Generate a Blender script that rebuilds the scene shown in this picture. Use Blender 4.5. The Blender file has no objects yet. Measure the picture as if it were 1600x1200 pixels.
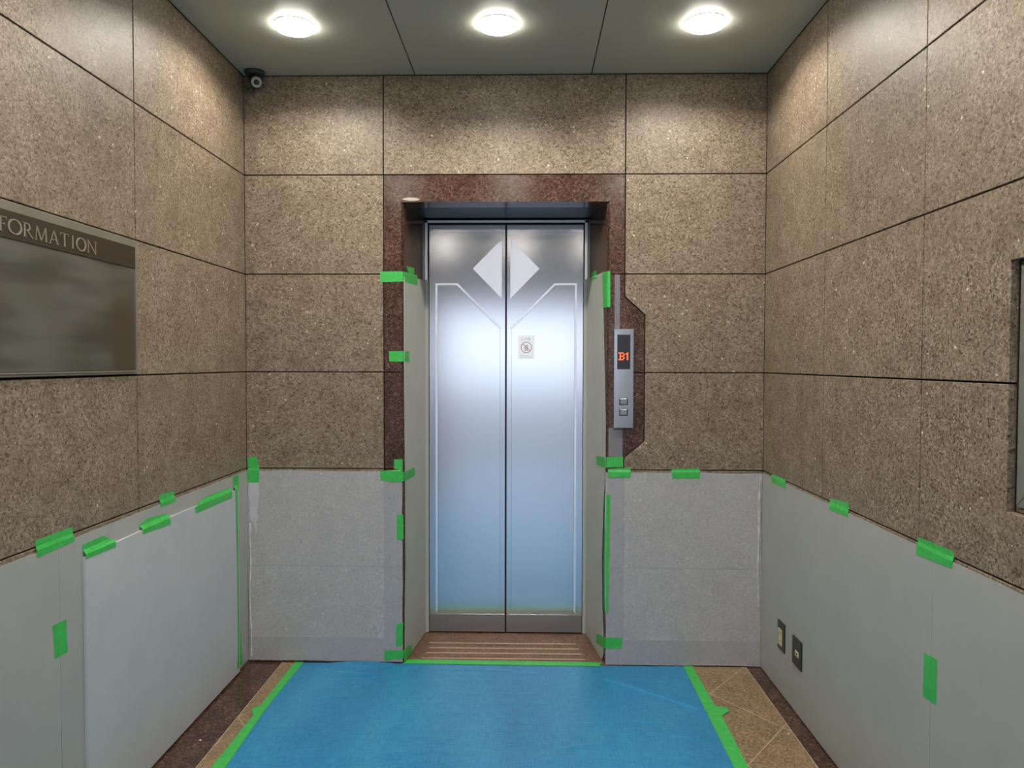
import bpy, bmesh, math, random
from mathutils import Vector, Matrix

# ------------------------------------------------------------------ camera, world, exposure
scn = bpy.context.scene
COL = scn.collection
W = 2.54            # room width
H = 2.891           # ceiling height
DY = 0.435          # plane of the elevator doors (behind the wall face y = 0)
REAR = -6.75        # open entrance end of the lobby

cam_d = bpy.data.cameras.new('camera')
cam = bpy.data.objects.new('camera', cam_d)
COL.objects.link(cam)
right = Vector((0.99978, 0.02094, 0.00196))
fwd = Vector((-0.02088, 0.99938, -0.02843))
upv = Vector((-0.00255, 0.02838, 0.99959))
cam.matrix_world = Matrix(((right.x, upv.x, -fwd.x, 1.3898),
                           (right.y, upv.y, -fwd.y, -3.6658),
                           (right.z, upv.z, -fwd.z, 1.4948),
                           (0, 0, 0, 1)))
cam_d.sensor_width = 36.0
cam_d.sensor_fit = 'HORIZONTAL'
cam_d.lens = 36.0 * 1169.45 / 1600.0
cam_d.clip_start = 0.02
scn.camera = cam

world = bpy.data.worlds.new('sky')
scn.world = world
world.use_nodes = True
wn = world.node_tree.nodes
bg = wn['Background']
bg.inputs['Color'].default_value = (0.74, 0.84, 1.0, 1)
bg.inputs['Strength'].default_value = 2.6

# daylight enters through the open entrance end: a sampling portal for the sky
pd = bpy.data.lights.new('entrance_portal', 'AREA')
pd.shape = 'RECTANGLE'
pd.size = 2.44
pd.size_y = 2.34
pd.cycles.is_portal = True
po = bpy.data.objects.new('entrance_portal', pd)
COL.objects.link(po)
po.location = (W / 2, REAR - 0.02, 1.17)
po.rotation_euler = (math.radians(90), 0, 0)

LAMP = 2150.0       # emission of each downlight's small bright lens
ADDED_GLOW = 42.0       # emission of a ring added around it to brighten the ceiling
scn.view_settings.view_transform = 'Standard'
scn.view_settings.look = 'None'
scn.view_settings.gamma = 1.0
scn.view_settings.use_curve_mapping = False
scn.view_settings.exposure = -0.08
scn.cycles.max_bounces = 12
scn.cycles.diffuse_bounces = 6
scn.cycles.sample_clamp_indirect = 4.0

# ------------------------------------------------------------------ materials
def newmat(name):
    m = bpy.data.materials.new(name)
    m.use_nodes = True
    nt = m.node_tree
    return m, nt, nt.nodes['Principled BSDF']

def setp(b, color=None, rough=None, metal=None, spec=None, aniso=None, emit=None, estr=None, coat=None):
    if color is not None: b.inputs['Base Color'].default_value = (*color, 1)
    if rough is not None: b.inputs['Roughness'].default_value = rough
    if metal is not None: b.inputs['Metallic'].default_value = metal
    if spec is not None: b.inputs['Specular IOR Level'].default_value = spec
    if aniso is not None: b.inputs['Anisotropic'].default_value = aniso
    if emit is not None: b.inputs['Emission Color'].default_value = (*emit, 1)
    if estr is not None: b.inputs['Emission Strength'].default_value = estr
    if coat is not None: b.inputs['Coat Weight'].default_value = coat

def node(nt, t, **kw):
    n = nt.nodes.new(t)
    for k, v in kw.items():
        if k in n.inputs: n.inputs[k].default_value = v
        else: setattr(n, k, v)
    return n

def ramp(nt, stops, interp='LINEAR'):
    r = nt.nodes.new('ShaderNodeValToRGB')
    r.color_ramp.interpolation = interp
    e = r.color_ramp.elements
    while len(e) < len(stops): e.new(0.5)
    for el, (p, c) in zip(e, stops):
        el.position = p
        el.color = (*c, 1)
    return r

def noisebump(nt, b, scale=60, strength=0.1, dist=0.002, detail=3, stretch=(1, 1, 1)):
    tc = nt.nodes.new('ShaderNodeTexCoord')
    mp = nt.nodes.new('ShaderNodeMapping')
    mp.inputs['Scale'].default_value = stretch
    nz = node(nt, 'ShaderNodeTexNoise', Scale=scale, Detail=detail)
    bp = node(nt, 'ShaderNodeBump', Strength=strength, Distance=dist)
    nt.links.new(tc.outputs['Object'], mp.inputs['Vector'])
    nt.links.new(mp.outputs['Vector'], nz.inputs['Vector'])
    nt.links.new(nz.outputs['Fac'], bp.inputs['Height'])
    nt.links.new(bp.outputs['Normal'], b.inputs['Normal'])
    return nz

def plain(name, color, rough=0.5, metal=0.0, spec=0.5, bump=0.0, bscale=60, var=0.06, **kw):
    """procedural material: a slightly uneven colour plus an optional fine bump"""
    m, nt, b = newmat(name)
    setp(b, color, rough, metal, spec, **kw)
    tc = nt.nodes.new('ShaderNodeTexCoord')
    nz = node(nt, 'ShaderNodeTexNoise', Scale=bscale * 0.3, Detail=4)
    nt.links.new(tc.outputs['Object'], nz.inputs['Vector'])
    lo = tuple(c * (1 - var) for c in color)
    hi = tuple(min(1, c * (1 + var)) for c in color)
    r = ramp(nt, [(0.3, lo), (0.7, hi)])
    nt.links.new(nz.outputs['Fac'], r.inputs['Fac'])
    nt.links.new(r.outputs['Color'], b.inputs['Base Color'])
    if bump: noisebump(nt, b, bscale, bump)
    return m

def granite(name, stops, scale=150, rough=0.5, bump=0.25, tint=0.25, tints=((0.8, 0.7, 0.62), (1.1, 1.05, 1.0)), spec=0.5, flakes=True):
    m, nt, b = newmat(name)
    tc = nt.nodes.new('ShaderNodeTexCoord')
    warp = node(nt, 'ShaderNodeTexNoise', Scale=scale * 0.9, Detail=2)
    mixv = node(nt, 'ShaderNodeMix', data_type='VECTOR')
    mixv.inputs['Factor'].default_value = 0.016
    nt.links.new(tc.outputs['Object'], warp.inputs['Vector'])
    nt.links.new(tc.outputs['Object'], mixv.inputs[4])
    nt.links.new(warp.outputs['Color'], mixv.inputs[5])
    vo = node(nt, 'ShaderNodeTexVoronoi', Scale=scale)
    nt.links.new(mixv.outputs[1], vo.inputs['Vector'])
    sp = nt.nodes.new('ShaderNodeSeparateColor')
    nt.links.new(vo.outputs['Color'], sp.inputs['Color'])
    r = ramp(nt, stops)
    nt.links.new(sp.outputs['Red'], r.inputs['Fac'])
    # broad drifting tone of the stone
    big = node(nt, 'ShaderNodeTexNoise', Scale=9.0, Detail=5, Roughness=0.6)
    nt.links.new(tc.outputs['Object'], big.inputs['Vector'])
    tr = ramp(nt, [(0.35, tints[0]), (0.65, tints[1])])
    nt.links.new(big.outputs['Fac'], tr.inputs['Fac'])
    mx = node(nt, 'ShaderNodeMix', data_type='RGBA', blend_type='MULTIPLY')
    mx.inputs[0].default_value = tint * 4 if tint < 0.25 else 1.0
    nt.links.new(r.outputs['Color'], mx.inputs[6])
    nt.links.new(tr.outputs['Color'], mx.inputs[7])
    last = mx.outputs[2]
    if flakes:
        # rare bright mica flakes
        v2 = node(nt, 'ShaderNodeTexVoronoi', Scale=scale * 0.55)
        nt.links.new(mixv.outputs[1], v2.inputs['Vector'])
        s2 = nt.nodes.new('ShaderNodeSeparateColor')
        nt.links.new(v2.outputs['Color'], s2.inputs['Color'])
        g = node(nt, 'ShaderNodeMath', operation='GREATER_THAN')
        g.inputs[1].default_value = 0.9965
        nt.links.new(s2.outputs['Green'], g.inputs[0])
        l = node(nt, 'ShaderNodeMath', operation='LESS_THAN')
        l.inputs[1].default_value = 0.45
        nt.links.new(v2.outputs['Distance'], l.inputs[0])
        mu = node(nt, 'ShaderNodeMath', operation='MULTIPLY')
        nt.links.new(g.outputs[0], mu.inputs[0]); nt.links.new(l.outputs[0], mu.inputs[1])
        m2 = node(nt, 'ShaderNodeMix', data_type='RGBA')
        nt.links.new(mu.outputs[0], m2.inputs[0])
        nt.links.new(last, m2.inputs[6])
        m2.inputs[7].default_value = (0.58, 0.54, 0.47, 1)
        last = m2.outputs[2]
    nt.links.new(last, b.inputs['Base Color'])
    setp(b, rough=rough, spec=spec)
    if bump:
        # every chip keeps its own facet height
        bn = node(nt, 'ShaderNodeBump', Strength=bump, Distance=0.002)
        nt.links.new(sp.outputs['Blue'], bn.inputs['Height'])
        nt.links.new(bn.outputs['Normal'], b.inputs['Normal'])
    return m

M = {}
M['granite'] = granite('flamed_brown_granite',
    [(0.0, (0.052, 0.036, 0.022)), (0.15, (0.132, 0.100, 0.068)), (0.5, (0.203, 0.163, 0.117)),
     (0.85, (0.262, 0.215, 0.161)), (1.0, (0.35, 0.295, 0.235))],
    scale=185, rough=0.48, bump=0.32, spec=0.42, tint=0.3, tints=((0.84, 0.78, 0.74), (1.1, 1.08, 1.06)))
M['red_granite'] = granite('polished_red_granite',
    [(0.0, (0.020, 0.009, 0.006)), (0.3, (0.050, 0.025, 0.018)), (0.55, (0.072, 0.037, 0.027)),
     (0.8, (0.096, 0.052, 0.040)), (1.0, (0.15, 0.095, 0.075))],
    scale=170, rough=0.20, bump=0.02, tint=0.3, tints=((0.7, 0.62, 0.58), (1.15, 1.1, 1.05)), flakes=False)
M['sill_granite'] = granite('sill_red_granite',
    [(0.0, (0.05, 0.024, 0.014)), (0.5, (0.15, 0.078, 0.048)), (1.0, (0.26, 0.16, 0.11))],
    scale=190, rough=0.45, bump=0.1, tint=0.3, tints=((0.85, 0.8, 0.75), (1.1, 1.05, 1.0)), flakes=False)
M['strip'] = plain('nonslip_strip_stone', (0.42, 0.32, 0.22), 0.6, var=0.15, bscale=400)
M['joint'] = plain('dark_joint_sealant', (0.020, 0.012, 0.007), 0.8, bscale=80, var=0.1)
M['concrete'] = plain('rough_concrete', (0.48, 0.47, 0.46), 0.9, bump=0.2)
M['ceiling'] = plain('painted_grey_green_ceiling_panel', (0.50, 0.515, 0.435), 0.45, bscale=120, var=0.02, bump=0.02)
M['ceil_gap'] = plain('ceiling_gap_black', (0.02, 0.02, 0.016), 0.8)
M['trim_white'] = plain('white_lamp_trim', (0.75, 0.75, 0.72), 0.4)
M['can'] = plain('lamp_reflector', (0.70, 0.70, 0.68), 0.35)
m, nt, b = newmat('glowing_lamp_lens'); setp(b, (0.9, 0.9, 0.88), 0.5, emit=(1.0, 0.93, 0.82), estr=LAMP); M['lens'] = m
m, nt, b = newmat('added_glow_ring'); setp(b, (0.9, 0.9, 0.88), 0.5, emit=(1.0, 0.95, 0.86), estr=ADDED_GLOW); M['added_glow'] = m

def steel(name, color, rough, stretch=(220, 220, 1.5), bump=0.006, aniso=0.0, metal=1.0):
    m, nt, b = newmat(name)
    setp(b, color, rough, metal, aniso=aniso)
    nz = noisebump(nt, b, 3.0, bump, 0.0006, 3, stretch)
    r = ramp(nt, [(0.25, (rough * 0.92,) * 3), (0.75, (rough * 1.08,) * 3)])
    nt.links.new(nz.outputs['Fac'], r.inputs['Fac'])
    nt.links.new(r.outputs['Color'], b.inputs['Roughness'])
    return m
M['steel'] = steel('brushed_stainless_steel', (0.615, 0.605, 0.63), 0.165)
M['steel_panel'] = steel('brushed_stainless_inset', (0.635, 0.625, 0.65), 0.165)
M['steel_etch'] = steel('etched_stainless_steel', (0.90, 0.91, 0.99), 0.36)
M['steel_reflection'] = steel('painted_reflection_steel', (0.33, 0.33, 0.33), 0.34, (1.5, 220, 220))  # darker steel, the floor's reflection low on the doors put into the colour
M['steel_trim'] = steel('stainless_trim', (0.80, 0.80, 0.80), 0.32)
M['steel_dark'] = steel('dark_satin_steel', (0.10, 0.115, 0.125), 0.40)
M['call_plate'] = steel('satin_call_plate', (0.60, 0.60, 0.62), 0.16)
M['black'] = plain('black_rubber_gap', (0.006, 0.006, 0.008), 0.6)
M['glass_black'] = plain('black_display_glass', (0.030, 0.030, 0.036), 0.12, bscale=10, var=0.02)
m, nt, b = newmat('lit_orange_digits'); setp(b, (0.8, 0.1, 0.03), 0.5, emit=(1.0, 0.085, 0.018), estr=2.6); M['digits'] = m
M['button'] = steel('pewter_button', (0.32, 0.33, 0.35), 0.30)

def sheetmat(name, color, trans, rough=0.4):
    """thin translucent protective sheeting: a little of the wall shows through"""
    m, nt, b = newmat(name)
    setp(b, color, rough, spec=0.5)
    tc = nt.nodes.new('ShaderNodeTexCoord')
    nz = node(nt, 'ShaderNodeTexNoise', Scale=5.0, Detail=6, Roughness=0.65)
    nt.links.new(tc.outputs['Object'], nz.inputs['Vector'])
    r = ramp(nt, [(0.3, tuple(c * 0.95 for c in color)), (0.7, tuple(min(1, c * 1.05) for c in color))])
    nt.links.new(nz.outputs['Fac'], r.inputs['Fac'])
    nt.links.new(r.outputs['Color'], b.inputs['Base Color'])
    bp = node(nt, 'ShaderNodeBump', Strength=0.12, Distance=0.01)
    n2 = node(nt, 'ShaderNodeTexNoise', Scale=14.0, Detail=4)
    nt.links.new(tc.outputs['Object'], n2.inputs['Vector'])
    nt.links.new(n2.outputs['Fac'], bp.inputs['Height'])
    nt.links.new(bp.outputs['Normal'], b.inputs['Normal'])
    if trans:
        tr = nt.nodes.new('ShaderNodeBsdfTransparent')
        mx = nt.nodes.new('ShaderNodeMixShader')
        mx.inputs['Fac'].default_value = trans
        nt.links.new(b.outputs[0], mx.inputs[1]); nt.links.new(tr.outputs[0], mx.inputs[2])
        nt.links.new(mx.outputs[0], nt.nodes['Material Output'].inputs['Surface'])
    return m
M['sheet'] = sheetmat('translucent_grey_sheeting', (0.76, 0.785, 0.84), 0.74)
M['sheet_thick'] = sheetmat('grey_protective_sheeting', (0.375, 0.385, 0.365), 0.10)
M['sheet_jamb'] = sheetmat('grey_foam_sheeting', (0.40, 0.415, 0.385), 0.0, 0.55)
M['board'] = sheetmat('white_foam_board', (0.43, 0.455, 0.475), 0.0, 0.5)
M['sheet_edge'] = plain('torn_white_plastic', (0.58, 0.57, 0.59), 0.35, bump=0.3, bscale=90)

m, nt, b = newmat('green_masking_tape'); setp(b, (0.03, 0.36, 0.06), 0.38, spec=0.5)
tc = nt.nodes.new('ShaderNodeTexCoord')
nz = node(nt, 'ShaderNodeTexNoise', Scale=40.0, Detail=3)
nt.links.new(tc.outputs['Object'], nz.inputs['Vector'])
r = ramp(nt, [(0.3, (0.036, 0.38, 0.055)), (0.7, (0.052, 0.47, 0.095))])
nt.links.new(nz.outputs['Fac'], r.inputs['Fac']); nt.links.new(r.outputs['Color'], b.inputs['Base Color'])
bp = node(nt, 'ShaderNodeBump', Strength=0.25, Distance=0.003)
nt.links.new(nz.outputs['Fac'], bp.inputs['Height']); nt.links.new(bp.outputs['Normal'], b.inputs['Normal'])
M['tape'] = m
M['torn_film'] = sheetmat('crinkled_white_film', (0.66, 0.65, 0.70), 0.45, 0.25)
M['clear_tape'] = sheetmat('hazy_clear_tape', (0.30, 0.29, 0.33), 0.50, 0.10)

# blue tarpaulin: fine woven threads
m, nt, b = newmat('blue_woven_tarpaulin')
tc = nt.nodes.new('ShaderNodeTexCoord')
def thread(sc, stretch):
    mp = nt.nodes.new('ShaderNodeMapping'); mp.inputs['Scale'].default_value = stretch
    n = node(nt, 'ShaderNodeTexNoise', Scale=sc, Detail=3)
    nt.links.new(tc.outputs['Object'], mp.inputs['Vector']); nt.links.new(mp.outputs['Vector'], n.inputs['Vector'])
    return n
ta = thread(16, (1, 14, 1)); tb = thread(16, (14, 1, 1)); tcx = thread(1.6, (2.2, 0.5, 1))
ad = node(nt, 'ShaderNodeMath', operation='ADD'); nt.links.new(ta.outputs['Fac'], ad.inputs[0]); nt.links.new(tb.outputs['Fac'], ad.inputs[1])
ml = node(nt, 'ShaderNodeMath', operation='MULTIPLY_ADD'); ml.inputs[1].default_value = 0.36
nt.links.new(ad.outputs[0], ml.inputs[0])
m3 = node(nt, 'ShaderNodeMath', operation='MULTIPLY'); m3.inputs[1].default_value = 0.28; nt.links.new(tcx.outputs['Fac'], m3.inputs[0])
nt.links.new(m3.outputs[0], ml.inputs[2])
r = ramp(nt, [(0.36, (0.010, 0.130, 0.30)), (0.5, (0.019, 0.202, 0.43)), (0.64, (0.055, 0.290, 0.50))])
nt.links.new(ml.outputs[0], r.inputs['Fac']); nt.links.new(r.outputs['Color'], b.inputs['Base Color'])
bp = node(nt, 'ShaderNodeBump', Strength=0.25, Distance=0.002)
nt.links.new(ad.outputs[0], bp.inputs['Height']); nt.links.new(bp.outputs['Normal'], b.inputs['Normal'])
setp(b, rough=0.30, spec=0.5)
M['tarp'] = m

# floor: beige granite laid diagonally with pale joints
m = granite('beige_granite_floor',
    [(0.0, (0.10, 0.063, 0.030)), (0.5, (0.235, 0.162, 0.093)), (1.0, (0.37, 0.275, 0.175))],
    scale=200, rough=0.35, bump=0.03, tint=0.3, tints=((0.85, 0.82, 0.8), (1.08, 1.05, 1.0)), flakes=False)
nt = m.node_tree; b = nt.nodes['Principled BSDF']
src = b.inputs['Base Color'].links[0].from_socket
tc = nt.nodes.new('ShaderNodeTexCoord'); sx = nt.nodes.new('ShaderNodeSeparateXYZ'); nt.links.new(tc.outputs['Object'], sx.inputs[0])
def family(nx, ny, c):
    a1 = node(nt, 'ShaderNodeMath', operation='MULTIPLY'); a1.inputs[1].default_value = nx; nt.links.new(sx.outputs['X'], a1.inputs[0])
    a2 = node(nt, 'ShaderNodeMath', operation='MULTIPLY_ADD'); a2.inputs[1].default_value = ny
    nt.links.new(sx.outputs['Y'], a2.inputs[0]); nt.links.new(a1.outputs[0], a2.inputs[2])
    a3 = node(nt, 'ShaderNodeMath', operation='SUBTRACT'); a3.inputs[1].default_value = c - 0.3635 * 0.5 - 0.3635 * 20; nt.links.new(a2.outputs[0], a3.inputs[0])
    a4 = node(nt, 'ShaderNodeMath', operation='MODULO'); a4.inputs[1].default_value = 0.3635; nt.links.new(a3.outputs[0], a4.inputs[0])
    a5 = node(nt, 'ShaderNodeMath', operation='COMPARE'); a5.inputs[1].default_value = 0.3635 * 0.5; a5.inputs[2].default_value = 0.0016
    nt.links.new(a4.outputs[0], a5.inputs[0])
    return a5
f1 = family(0.81, 0.587, 1.619); f2 = family(-0.79, 0.613, -2.303)
mxm = node(nt, 'ShaderNodeMath', operation='MAXIMUM'); nt.links.new(f1.outputs[0], mxm.inputs[0]); nt.links.new(f2.outputs[0], mxm.inputs[1])
mx = node(nt, 'ShaderNodeMix', data_type='RGBA'); nt.links.new(mxm.outputs[0], mx.inputs[0]); nt.links.new(src, mx.inputs[6])
mx.inputs[7].default_value = (0.46, 0.37, 0.26, 1); nt.links.new(mx.outputs[2], b.inputs['Base Color'])
M['floor'] = m
M['pale_joint'] = plain('pale_floor_joint', (0.46, 0.36, 0.25), 0.6)
M['asphalt'] = plain('entrance_paving', (0.22, 0.23, 0.24), 0.8, bump=0.1)

M['bronze'] = plain('dark_bronze_cover_plate', (0.050, 0.048, 0.034), 0.35, metal=0.6)
M['cream'] = plain('cream_plastic', (0.52, 0.46, 0.30), 0.4)
M['cam_dark'] = plain('dark_grey_camera_plastic', (0.030, 0.034, 0.032), 0.35)
M['cam_grey'] = plain('grey_camera_face', (0.30, 0.31, 0.29), 0.3)
M['sign_steel'] = plain('satin_bronze_sign_plate', (0.20, 0.185, 0.150), 0.42, metal=0.35, bscale=30, var=0.08)
M['sign_band'] = plain('dark_brown_sign_band', (0.030, 0.018, 0.010), 0.45, bscale=200, var=0.12)
M['sign_letter'] = plain('satin_metal_letters', (0.30, 0.265, 0.215), 0.35, metal=0.3)
m, nt, b = newmat('smudged_sign_panel')
setp(b, rough=0.38, metal=0.35)
tc = nt.nodes.new('ShaderNodeTexCoord'); mp = nt.nodes.new('ShaderNodeMapping'); mp.inputs['Scale'].default_value = (1, 2.2, 13)
nz = node(nt, 'ShaderNodeTexNoise', Scale=1.3, Detail=1.0)
nt.links.new(tc.outputs['Object'], mp.inputs['Vector']); nt.links.new(mp.outputs['Vector'], nz.inputs['Vector'])
n2 = node(nt, 'ShaderNodeTexNoise', Scale=4.0, Detail=0.0); nt.links.new(tc.outputs['Object'], n2.inputs['Vector'])
r = ramp(nt, [(0.36, (0.090, 0.087, 0.072)), (0.62, (0.140, 0.137, 0.118))]); nt.links.new(nz.outputs['Fac'], r.inputs['Fac'])
r2 = ramp(nt, [(0.35, (0.80, 0.78, 0.72)), (0.6, (1, 1, 1))]); nt.links.new(n2.outputs['Fac'], r2.inputs['Fac'])
mx = node(nt, 'ShaderNodeMix', data_type='RGBA', blend_type='MULTIPLY'); mx.inputs[0].default_value = 1
nt.links.new(r.outputs['Color'], mx.inputs[6]); nt.links.new(r2.outputs['Color'], mx.inputs[7]); nt.links.new(mx.outputs[2], b.inputs['Base Color'])
# a reflection painted as a soft-edged brown patch at one end of the panel
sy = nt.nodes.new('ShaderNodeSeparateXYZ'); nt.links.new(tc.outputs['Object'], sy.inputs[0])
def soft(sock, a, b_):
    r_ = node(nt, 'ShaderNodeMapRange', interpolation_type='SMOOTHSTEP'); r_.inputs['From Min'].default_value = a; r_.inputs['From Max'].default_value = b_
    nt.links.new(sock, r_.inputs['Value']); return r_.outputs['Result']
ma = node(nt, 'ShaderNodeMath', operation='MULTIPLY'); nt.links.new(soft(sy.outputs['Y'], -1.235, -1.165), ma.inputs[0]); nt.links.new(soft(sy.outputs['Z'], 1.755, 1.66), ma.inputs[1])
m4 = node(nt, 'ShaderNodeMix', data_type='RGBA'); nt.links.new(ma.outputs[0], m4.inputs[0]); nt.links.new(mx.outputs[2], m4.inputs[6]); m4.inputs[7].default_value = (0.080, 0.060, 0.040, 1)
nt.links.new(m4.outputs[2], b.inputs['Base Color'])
M['sign_panel'] = m
M['case_metal'] = plain('grey_case_frame', (0.20, 0.205, 0.18), 0.45, metal=0.25, bscale=30)
M['case_glass'] = plain('dark_green_case_glass', (0.040, 0.052, 0.046), 0.15, bscale=10, var=0.05)
M['sticker'] = plain('white_sticker_film', (0.86, 0.86, 0.86), 0.30, metal=0.6, bscale=20, var=0.02)
M['st_red'] = plain('faded_red_print', (0.44, 0.22, 0.24), 0.5)
M['st_blue'] = plain('faded_blue_print', (0.34, 0.38, 0.50), 0.5)
M['st_yellow'] = plain('faded_yellow_print', (0.66, 0.64, 0.38), 0.5)
M['st_grey'] = plain('faded_grey_print', (0.48, 0.51, 0.52), 0.5)
M['plaster'] = plain('whitish_residue', (0.42, 0.39, 0.33), 0.8, bump=0.4, bscale=200)

# ------------------------------------------------------------------ mesh helpers
J0 = {'JL': Vector((.779, 0, 0)), 'JR': Vector((1.777, 0, 0))}
J1 = {'JL': Vector((.829, .43, 0)), 'JR': Vector((1.712, .43, 0))}
def at(pl, a, b, o=0.0):
    """a point o metres off a surface of the room, at surface coordinates (a, b)"""
    if pl == 'B': return Vector((a, -o, b))
    if pl == 'L': return Vector((o, a, b))
    if pl == 'R': return Vector((W - o, a, b))
    if pl == 'F': return Vector((a, b, o))
    if pl == 'C': return Vector((a, b, H - o))
    if pl == 'D': return Vector((a, DY - o, b))
    t = (J1[pl] - J0[pl]).normalized()
    n = Vector((t.y, -t.x, 0)) if pl == 'JL' else Vector((-t.y, t.x, 0))
    p = J0[pl] + t * a + n * o
    return Vector((p.x, p.y, b))

class MB:
    """collects shapes that become ONE mesh object"""
    def __init__(self):
        self.bm = bmesh.new()
        self.mats = []
    def mi(self, mat):
        if mat not in self.mats: self.mats.append(mat)
        return self.mats.index(mat)
    def prism(self, pl, pts, o0, o1, mat, bevel=0.0):
        """polygon pts on surface pl, extruded from height o0 to o1"""
        bm = self.bm
        lo = [bm.verts.new(at(pl, a, b, o0)) for a, b in pts]
        if bevel > 0:
            c = Vector((sum(p[0] for p in pts) / len(pts), sum(p[1] for p in pts) / len(pts)))
            mid = [bm.verts.new(at(pl, a, b, o1 - bevel)) for a, b in pts]
            ins = inset(pts, bevel)
            hi = [bm.verts.new(at(pl, a, b, o1)) for a, b in ins]
            rings = [lo, mid, hi]
        else:
            hi = [bm.verts.new(at(pl, a, b, o1)) for a, b in pts]
            rings = [lo, hi]
        fs = []
        for r0, r1 in zip(rings, rings[1:]):
            for i in range(len(pts)):
                j = (i + 1) % len(pts)
                fs.append(bm.faces.new((r0[i], r0[j], r1[j], r1[i])))
        fs.append(bm.faces.new(hi))
        fs.append(bm.faces.new(lo[::-1]))
        k = self.mi(mat)
        for f in fs: f.material_index = k
        bmesh.ops.recalc_face_normals(bm, faces=fs)
        return fs
    def rect(self, pl, a0, b0, a1, b1, o0, o1, mat, bevel=0.0):
        return self.prism(pl, [(a0, b0), (a1, b0), (a1, b1), (a0, b1)], o0, o1, mat, bevel)
    def box(self, x0, y0, z0, x1, y1, z1, mat):
        return self.prism('F', [(x0, y0), (x1, y0), (x1, y1), (x0, y1)], z0, z1, mat)
    def ring(self, c, axis, r0, r1, h0, h1, mat, n=40):
        """flat ring around axis: inner radius r0, outer r1, from h0 to h1 along the axis"""
        bm = self.bm; k = self.mi(mat)
        ax = Vector(axis).normalized(); u = ax.orthogonal().normalized(); v = ax.cross(u)
        def circ(r, h): return [bm.verts.new(Vector(c) + ax * h + (u * math.cos(2 * math.pi * i / n) + v * math.sin(2 * math.pi * i / n)) * r) for i in range(n)]
        rings = [circ(r0, h0), circ(r1, h0), circ(r1, h1), circ(r0, h1)]
        fs = []
        for q in range(4):
            A, B = rings[q], rings[(q + 1) % 4]
            for i in range(n): fs.append(bm.faces.new((A[i], A[(i + 1) % n], B[(i + 1) % n], B[i])))
        for f in fs: f.material_index = k
        bmesh.ops.recalc_face_normals(bm, faces=fs)
    def lathe(self, c, axis, prof, mat, n=32, smooth=True):
        """profile [(radius, height)] turned around axis; ends closed where radius is 0"""
        bm = self.bm; k = self.mi(mat)
        ax = Vector(axis).normalized(); u = ax.orthogonal().normalized(); v = ax.cross(u)
        rings = []
        for r, h in prof:
            if r <= 1e-6: rings.append([bm.verts.new(Vector(c) + ax * h)])
            else: rings.append([bm.verts.new(Vector(c) + ax * h + (u * math.cos(2 * math.pi * i / n) + v * math.sin(2 * math.pi * i / n)) * r) for i in range(n)])
        fs = []
        for A, B in zip(rings, rings[1:]):
            for i in range(n):
                j = (i + 1) % n
                if len(A) == 1 and len(B) == 1: continue
                if len(A) == 1: fs.append(bm.faces.new((A[0], B[j], B[i])))
                elif len(B) == 1: fs.append(bm.faces.new((A[i], A[j], B[0])))
                else: fs.append(bm.faces.new((A[i], A[j], B[j], B[i])))
        for f in fs: f.material_index = k; f.smooth = smooth
        bmesh.ops.recalc_face_normals(bm, faces=fs)
    def build(self, name, parent=None):
        me = bpy.data.meshes.new(name)
        self.bm.to_mesh(me); self.bm.free()
        for m in self.mats: me.materials.append(M[m])
        o = bpy.data.objects.new(name, me)
        COL.objects.link(o)
        if parent: o.parent = parent; o.matrix_parent_inverse = parent.matrix_world.inverted()
        return o

def inset(pts, d):
    """polygon moved inwards by d (any winding)"""
    n = len(pts)
    area = sum(pts[i][0] * pts[(i + 1) % n][1] - pts[(i + 1) % n][0] * pts[i][1] for i in range(n))
    s = 1 if area > 0 else -1
    out = []
    for i in range(n):
        p, c, q = Vector(pts[i - 1]), Vector(pts[i]), Vector(pts[(i + 1) % n])
        e1 = (c - p).normalized(); e2 = (q - c).normalized()
        n1 = Vector((-e1.y, e1.x)) * s; n2 = Vector((-e2.y, e2.x)) * s
        m = (n1 + n2); m = m / max(0.3, (1 + n1.dot(n2)))
        out.append((c.x + m.x * d, c.y + m.y * d))
    return out

def tag(o, label, cat, group=None, kind=None):
    o['label'] = label; o['category'] = cat
    if group: o['group'] = group
    if kind: o['kind'] = kind
    return o
def empty(name, loc, label, cat, group=None):
    o = bpy.data.objects.new(name, None)
    o.empty_display_size = 0.1
    COL.objects.link(o); o.location = loc
    bpy.context.view_layer.update()
    return tag(o, label, cat, group)

# ------------------------------------------------------------------ setting: walls
G = 0.0026      # half of an open joint
Z = [0.0, 0.485, 0.970, 1.4477, 1.9269, 2.4101, 2.8905]
def panel(mb, pl, pts, mat='granite', top=0.0):
    mb.prism(pl, inset(pts, G), -0.022, top, mat, 0.0012)
def rpanel(mb, pl, a0, b0, a1, b1, mat='granite'):
    panel(mb, pl, [(a0, b0), (a1, b0), (a1, b1), (a0, b1)], mat)

# back wall with the elevator opening
AX0, AX1 = 0.6835, 1.8615       # outer edges of the red architrave
OX0, OX1, OZ = 0.779, 1.777, 2.278
mb = MB()
for z0, z1 in zip(Z, Z[1:]):
    rpanel(mb, 'B', -.0015, z0, AX0, z1)
rpanel(mb, 'B', AX0, Z[5], AX1, Z[6])
rpanel(mb, 'B', AX1, 0, W + .0015, Z[1]); rpanel(mb, 'B', AX1, Z[1], W + .0015, Z[2])
HX, HT, HB, CT, CB = 1.960, 1.728, 1.112, 1.818, 1.030       # slanted call-panel backing
panel(mb, 'B', [(AX1, CB), (AX1, Z[2]), (W + .0015, Z[2]), (W + .0015, Z[3]), (HX, Z[3]), (HX, HB)])
panel(mb, 'B', [(HX, Z[3]), (W + .0015, Z[3]), (W + .0015, Z[4]), (AX1, Z[4]), (AX1, CT), (HX, HT)])
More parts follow.
